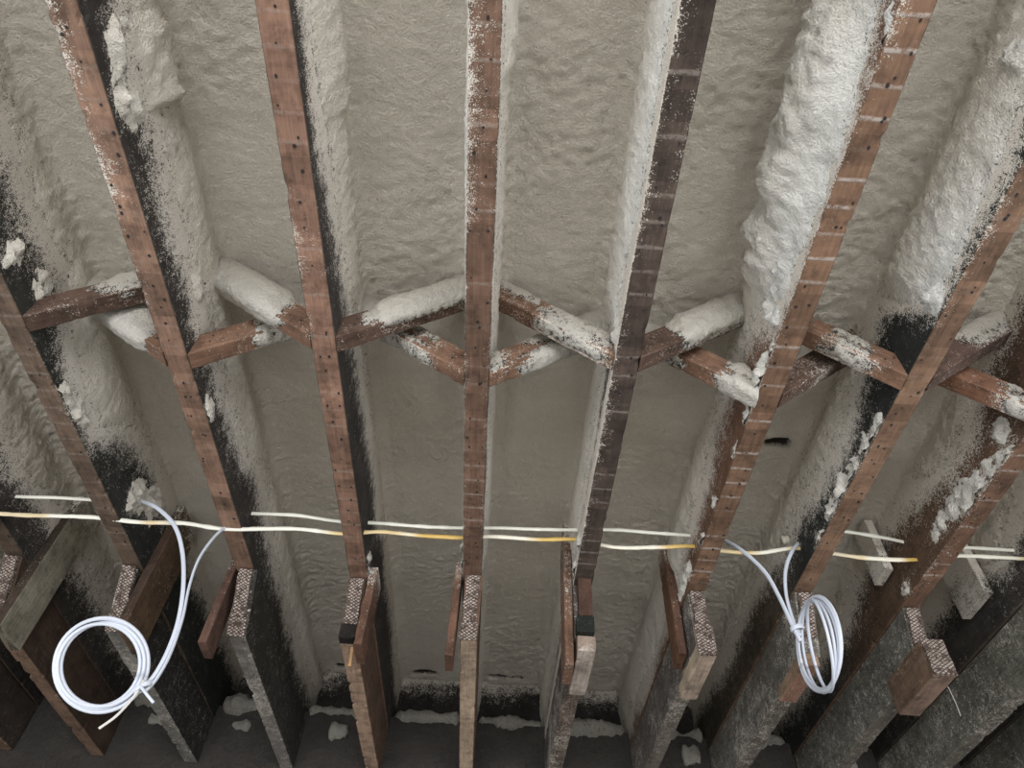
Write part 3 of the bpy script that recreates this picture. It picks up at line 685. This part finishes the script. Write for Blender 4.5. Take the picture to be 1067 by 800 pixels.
# ------------------------------------------------------------------ cross bridging between the joists
def strut(k, direction, yc, label, colr, coats, seed, sw=.040, sh=.058, spray=.12):
    """direction +1: low on joist k, high on joist k+1; -1: high on k, low on k+1"""
    xa = JX[k]+JW/2+.0008; xb = JX[k+1]-JW/2-.0008
    zlo, zhi = HB+.036, HB+.225
    A = np.array([xa, yc, zlo if direction > 0 else zhi]); Bp = np.array([xb, yc, zhi if direction > 0 else zlo])
    d = Bp-A; L = np.linalg.norm(d); d /= L
    up = np.cross(np.array([0, -1., 0]), d)          # perpendicular in the vertical plane
    if up[2] < 0: up = -up
    side = np.cross(d, up)
    # local X = side, local Y = d, local Z = up ; section centred
    A = A-up*sh/2
    M = Matrix(((side[0], d[0], up[0], A[0]), (side[1], d[1], up[1], A[1]), (side[2], d[2], up[2], A[2]+CAMZ), (0, 0, 0, 1)))
    ys = np.linspace(0, L, int(L/.010))
    # mitre both ends against the joists
    def colf(p, f): return np.asarray(colr)[None]*(1+0.3*fbm(p+seed, 12, 3))[:, None]
    def sprayf(p, f):
        s = p[:, 1]/L; e = np.full(len(p), spray)*(1+1.2*fbm(p+seed, 16, 2))
        for (s0, s1, T, fr, bo) in coats: e = np.maximum(e, (.30+.45*np.where(f == 0, bo, np.where(f == 2, 1, fr)))*sstep(s0-.16, s0+.10, s)*sstep(s1+.16, s1-.10, s))
        return np.clip(e, 0, .95)
    me = timber_mesh('bridging_strut', sw, sh, ys, colf, sprayf, None, seed=seed+21, chip=.003, nd=7, nw=6)
    co = np.zeros(len(me.vertices)*3, dtype=np.float32); me.vertices.foreach_get('co', co); co = co.reshape(-1, 3)
    sl = up[0]/d[0]                                   # shear ends so they sit flush on the joist faces
    w = np.where(co[:, 1] < L/2, 1-2*co[:, 1]/L, 2*co[:, 1]/L-1); w = np.clip(w, 0, 1)**2
    co[:, 1] -= (co[:, 2]-sh/2)*sl*w
    me.vertices.foreach_set('co', co.ravel()); me.update()
    o = link('bridging_strut', me, M_TIMBER, label=label, cat='brace', group='cross bridging between the joists')
    o.matrix_world = M
    # nails at the low end
    V = []; F = []
    for i in range(2):
        ly = (.03 if direction > 0 else L-.03)+.012*i; lz = sh*(.35+.3*i); n = len(V)
        sgn = -1 if side[1] > 0 else 1
        for a in range(6): V.append((sgn*(sw/2+.0012), ly+.0025*math.cos(a*1.047), lz+.0025*math.sin(a*1.047)))
        V.append((sgn*(sw/2-.001), ly, lz)); 
        for a in range(6): F.append((n+a, n+(a+1) % 6, n+6))
        F.append(tuple(n+a for a in range(6)))
    link('nail_holes', mk_mesh('nail_holes', V, F), M_DARK, o, kind='stuff')
    # foam coat as a lumpy sleeve, hidden inside the wood where the coat is absent
    if coats:
        ns = int(L/.005); na = 44
        sv = np.linspace(0, L, ns); av = np.linspace(0, 2*math.pi, na, endpoint=False)
        S, Aa = np.meshgrid(sv, av, indexing='ij')
        cx, cz = np.cos(Aa), np.sin(Aa); e = 3.2
        rr = (np.abs(cx/(sw/2))**e+np.abs(cz/(sh/2))**e)**(-1/e)
        sgn = -1 if side[1] > 0 else 1                # local X sign that faces the camera (-Y)
        P0 = np.stack([rr*cx, S, rr*cz+sh/2], -1)
        wp = P0+np.array([seed*2.3, seed, 0])
        t = np.full_like(S, -.004)
        for (s0, s1, T, fr, bo) in coats:
            fw = np.clip(np.clip(cz, 0, 1)*1.1+np.clip(cx*sgn, 0, 1)*fr+np.clip(-cz, 0, 1)*bo, 0, 1.1)
            nz = .12*fbm(wp, 24, 3, 3.)
            t = np.maximum(t, -.004+(T+.004)*fw*sstep(s0-.10, s0+.14, S/L+nz)*sstep(s1+.10, s1-.14, S/L+nz))
        bil = 1-2*np.abs(fbm(wp, 45, 3)); fine = fbm(wp, 110, 2)
        hf = fbm(wp, 170, 2)
        t = t*np.where(t > 0, .7, 1)+(t > -.003)*(.0035*bil+.0025*fine)+.0022*hf
        nrm = np.stack([cx, 0*cx, cz], -1)
        V = P0+nrm*t[..., None]
        V[..., 1] -= (V[..., 2]-sh/2)*sl*np.clip(np.where(S < L/2, 1-2*S/L, 2*S/L-1), 0, 1)**2
        wht = .0+.4*np.clip(-cz+.2, 0, 1)
        c = .74*(BEIGE[None, None]*(1-wht[..., None])+WHITE[None, None]*wht[..., None])
        th = (1-sstep(-.001, .010, t))*1.0
        me = mk_mesh('foam_coat', V.reshape(-1, 3), grid_faces(ns, na, True), True, c.reshape(-1, 3), {'thin': th.ravel(), 'pin': np.full(th.size, .20)})
        link('foam_coat', me, M_FOAM, o)
    return o
YA, YB = .885, .955
RED = lin(108, 82, 66); DRED = lin(82, 64, 54)
strut(0, 1, YA, 'strut capped with a bright foam crust between the two leftmost long joists', DRED, [(.42, 1.0, .016, .5, 0)], 1)
strut(0, -1, YB, 'mostly foam buried strut behind the bright crusted one at far left', RED, [(-.1, .78, .02, 1, .9)], 2)
strut(1, -1, YA, 'strut wrapped in smooth foam, falling to the right toward the second long joist', RED, [(-.1, .72, .022, .9, .6)], 3)
strut(1, 1, YB, 'bare brown strut rising from the joist with foam flecks, underside foamed', RED, [(.38, 1.1, .012, .1, .9)], 4)
strut(2, 1, YA, 'fat foam sleeved strut rising to the middle joist from its left', DRED, [(.22, 1.1, .022, .85, 0)], 5)
strut(2, -1, YB, 'strut with white misted underside ending low on the middle joist, left side', RED, [(-.1, .42, .014, .9, 1.0), (.3, .75, .004, 0, .9)], 6)
strut(3, -1, YA, 'strut falling from the middle joist to the darkest joist, speckled with foam', RED, [(-.1, .38, .010, .0, 0), (.42, .95, .004, .75, .8)], 7)
strut(3, 1, YB, 'strut rising from the foot of the middle joist behind the speckled one', RED, [(.0, .12, .012, .9, 0), (.25, .9, .010, .0, 1.0), (.72, 1.2, .014, 1, .6)], 8)
strut(4, 1, YA, 'strut with fluffy foam top leaving the right side of the darkest joist', DRED, [(.32, 1.1, .022, .8, .2)], 9)
strut(4, -1, YB, 'short looking strut bedded in bright white foam on the striped joist', RED, [(-.1, .45, .012, .9, .9), (.8, 1.1, .016, .3, .9)], 10)
strut(5, -1, YA, 'sooty strut right of the striped joist with brown end and white flecks', RED, [(-.1, .25, .012, 0, 0), (.48, .82, .006, .2, .8)], 11)
strut(5, 1, YB, 'thin dark strut partly hidden behind the striped joist', DRED, [], 12, spray=.3)
strut(6, 1, YA, 'dark strut rising toward the right edge of the picture', lin(84, 66, 58), [(.45, 1.1, .014, .3, 0)], 13)
strut(6, -1, YB, 'plain brown strut falling to the right edge of the picture', lin(116, 84, 66), [(.8, 1.0, .008, .2, .9)], 14)

# ------------------------------------------------------------------ cables
def catmull(P, n=10):
    P = [np.array(p, float) for p in P]; P = [2*P[0]-P[1]]+P+[2*P[-1]-P[-2]]; out = []
    for i in range(1, len(P)-2):
        a, b, c, d = P[i-1:i+3]
        for j in range(n):
            t = j/n; out.append(.5*((2*b)+(-a+c)*t+(2*a-5*b+4*c-d)*t*t+(-a+3*b-3*c+d)*t**3))
    out.append(P[-2]); return np.array(out)
CWHITE = lin(192, 197, 208); CYEL = lin(188, 156, 84); CFOAM = lin(214, 212, 200)
def tube(name, pts, rx, rz, colf, parent=None, up=(0, 0, 1), na=10, lump=0.0, seed=0., **kw):
    n = len(pts); T = np.gradient(pts, axis=0); T /= np.linalg.norm(T, axis=1)[:, None]
    N = []; u = np.array(up, float)
    for i in range(n):
        u = u-T[i]*np.dot(u, T[i]); u /= np.linalg.norm(u); N.append(u.copy())
    N = np.array(N); Bn = np.cross(T, N)
    a = np.linspace(0, 2*math.pi, na, endpoint=False)
    V = pts[:, None]+Bn[:, None]*(rx*np.cos(a))[None, :, None]+N[:, None]*(rz*np.sin(a))[None, :, None]
    if lump: V = V+ (V-pts[:, None])*(lump*np.clip(fbm(V, 45, 2, seed)+.1, 0, 1))[..., None]
    c = np.repeat(np.array([colf(i/(n-1), pts[i]) for i in range(n)])[:, None], na, 1)
    F = [tuple(f) for f in grid_faces(n, na, True)]
    F += [tuple(range(na-1, -1, -1)), tuple((n-1)*na+i for i in range(na))]
    org = pts[0].copy(); Vf = V.reshape(-1, 3)-org
    me = mk_mesh(name, Vf, F, True, c.reshape(-1, 3))
    loc = Vector(org)+Vector((0, 0, CAMZ)) if parent is None else Vector(org)
    return link(name, me, M_CABLE, parent, loc=loc, **kw)
def run(pix, Y): return [atY(px, py, Y) for px, py in pix]
YC = 1.53
white = lambda s, p: CWHITE
def dusted(tab):          # yellow jacket where the foam dust missed it; tab of (x, 0/1 yellow)
    def f(s, p):
        w = np.interp(p[0], [t[0] for t in tab], [t[1] for t in tab]); return CFOAM*(1-w)+CYEL*w
    return f
up1 = run([(-30, 515), (22, 517.5), (60, 518.5), (100, 521)], YC)
tube('electric_cable', catmull(up1), .0034, .0052, lambda s, p: CFOAM, label='upper foam dusted white cable at the left edge', cat='cable', group='upper cable runs')
up2 = run([(240, 534), (268, 535), (310, 537), (352, 543), (395, 545), (440, 548.5), (482, 550), (520, 550), (560, 551.5), (600, 552), (640, 552), (680, 555), (722, 558), (735, 559)], YC)
tube('electric_cable', catmull(up2), .0034, .0052, lambda s, p: CFOAM, lump=.35, label='upper white cable threading the middle joists', cat='cable', group='upper cable runs')
up3 = run([(868, 552), (890, 555), (925, 561), (960, 568), (1000, 570), (1067, 574), (1110, 577)], YC)
tube('electric_cable', catmull(up3), .0034, .0054, lambda s, p: CFOAM, lump=.5, label='upper foam dusted cable near the right edge', cat='cable', group='upper cable runs')
lowpix = [(-30, 533), (22, 536.5), (60, 537.5), (100, 539), (145, 544), (190, 545), (232, 551), (270, 551), (310, 551), (358, 556), (395, 554), (440, 558), (482, 560), (515, 559), (560, 562), (602, 562), (640, 570), (685, 570), (720, 569), (755, 574), (790, 576), (830, 571), (870, 577), (910, 582), (955, 583), (1000, 579), (1067, 582), (1110, 583)]
lp = run(lowpix, YC-.02)
xs = lambda px: atY(px, 560, YC-.02)[0]
tab = [(xs(a), b) for a, b in [(0, .5), (30, .6), (40, 0), (135, 0), (147, .7), (165, .3), (180, 0), (330, 0), (350, .8), (395, .7), (410, .8), (425, .3), (438, 1), (485, 1), (505, .2), (545, .1), (565, 1), (603, 1), (615, .2), (680, .1), (695, .9), (722, 1), (745, .6), (775, .8), (790, .1), (815, .1), (822, .8), (840, .9), (860, .3), (890, .6), (898, .1), (928, .2), (936, 1), (958, 1), (980, .1), (1045, .1), (1056, .9), (1110, .9)]]
tube('electric_cable', catmull(lp), .0036, .0056, dusted(tab), lump=.35, label='lower yellow cable dusted white, running across all the joists', cat='cable', group='lower cable run')

def thing(name, label, cat, loc):
    e = bpy.data.objects.new(name, None); COL.objects.link(e); e.location = loc; e['label'] = label; e['category'] = cat; e['group'] = 'slack cable coils'; return e
def coil(name, label, centre, hdir, radius, turns, seed, squash=1.0, fan=0.0, vdir=(0, 0, 1.)):
    e = thing(name, label, 'cable', (0, 0, CAMZ))
    rnd = random.Random(seed); pts = []
    h = np.array(hdir, float); h /= np.linalg.norm(h); vd = np.array(vdir, float); vd /= np.linalg.norm(vd); nrm = np.cross(h, vd)
    for tn in range(turns):
        r0 = radius*(1+rnd.uniform(-.09, .05)); off = np.array(centre)+h*rnd.uniform(-.005, .005)+nrm*rnd.uniform(-.012, .012)+np.array([0, 0, rnd.uniform(-.006, .006)])
        rot = rnd.uniform(-fan, fan)
        hh = h*math.cos(rot)+nrm*math.sin(rot)
        loop = []
        for i in range(49):
            a = 2*math.pi*i/48
            q = off+hh*r0*squash*math.cos(a)+vd*r0*math.sin(a)
            loop.append(q)
        tube('coil_loop', np.array(loop), .0040, .0036, white, e, up=tuple(nrm), seed=tn)
    return e
# left coil
CL = atY(107, 692, 1.44)
eL = coil('cable_coil', 'round coil of white cable hanging at lower left', CL, (1, .55, 0), .085, 5, 3, fan=.06, vdir=(0, -.3, 1))
sL = lambda px: [atY(x, y, Y) for x, y, Y in px]
tube('cable_lead', catmull(sL([(136, 520, 1.56), (150, 523, 1.53), (165, 530, 1.49), (182, 548, 1.46), (190, 575, 1.45), (191, 610, 1.44), (186, 645, 1.44), (176, 675, 1.44), (163, 700, 1.44), (150, 716, 1.44)])), .0034, .0054, white, eL)
tube('cable_lead', catmull(sL([(240, 548, 1.52), (231, 552, 1.5), (218, 566, 1.47), (206, 585, 1.45), (197, 612, 1.44), (190, 645, 1.44), (178, 680, 1.44), (164, 706, 1.44), (150, 722, 1.44)])), .0026, .0040, white, eL)
tube('cable_tail', catmull(sL([(150, 708, 1.43), (140, 725, 1.43), (122, 745, 1.425), (103, 759, 1.42)])), .0022, .0030, lambda s, p: lin(200, 196, 190), eL)
tt = [atY(148, 718, 1.435)+np.array([.012*math.cos(a), -.012*math.sin(a)*.8, .004*a/6+.010*math.cos(a)]) for a in np.linspace(0, 12.6, 40)]
tube('cable_tie', np.array(tt), .0026, .0036, white, eL)
tube('cable_tail', catmull(sL([(146, 714, 1.425), (152, 722, 1.42), (160, 732, 1.42)])), .0022, .0030, white, eL)
# right coil, seen nearly edge on
CR = atY(856, 672, 1.45)
eR = coil('cable_coil', 'narrow oval coil of white cable hanging at lower right', CR, (.087, .996, 0), .103, 5, 8, fan=.18)
tube('cable_lead', catmull(sL([(745, 560, 1.58), (757, 564, 1.54), (775, 575, 1.5), (797, 596, 1.46), (812, 622, 1.44), (824, 648, 1.43), (834, 668, 1.43)])), .0034, .0054, white, eR)
tube('cable_lead', catmull(sL([(848, 555, 1.55), (840, 560, 1.53), (827, 572, 1.5), (819, 592, 1.47), (819, 618, 1.45), (826, 645, 1.44), (834, 662, 1.43)])), .0034, .0050, white, eR)
tt = [atY(831, 656, 1.43)+np.array([.014*math.cos(a), -.012*math.sin(a), .004*a/6+.004*math.cos(a)]) for a in np.linspace(0, 12.6, 40)]
tube('cable_tie', np.array(tt), .0022, .0034, white, eR)

# ------------------------------------------------------------------ small odds and ends
pl = [atY(x, y, 1.56) for x, y in ((815, 563), (822, 562), (830, 561), (836, 561))]
o = tube('foam_plug', catmull(pl), .011, .012, lambda s, p: lin(190, 184, 170), JOIST[6], lump=.4, na=14)
o.matrix_parent_inverse = Matrix.Translation((-JX[6], 0, -HB))
wr = [atY(x, y, 1.7) for x, y in ((983, 713), (988, 716), (992, 724), (997, 735), (1001, 746))]
tube('hanging_wire', catmull(wr), .0009, .0009, lambda s, p: lin(170, 168, 162), lump=0, label='thin loose wire dangling at the brown plastered block, lower right', cat='wire')
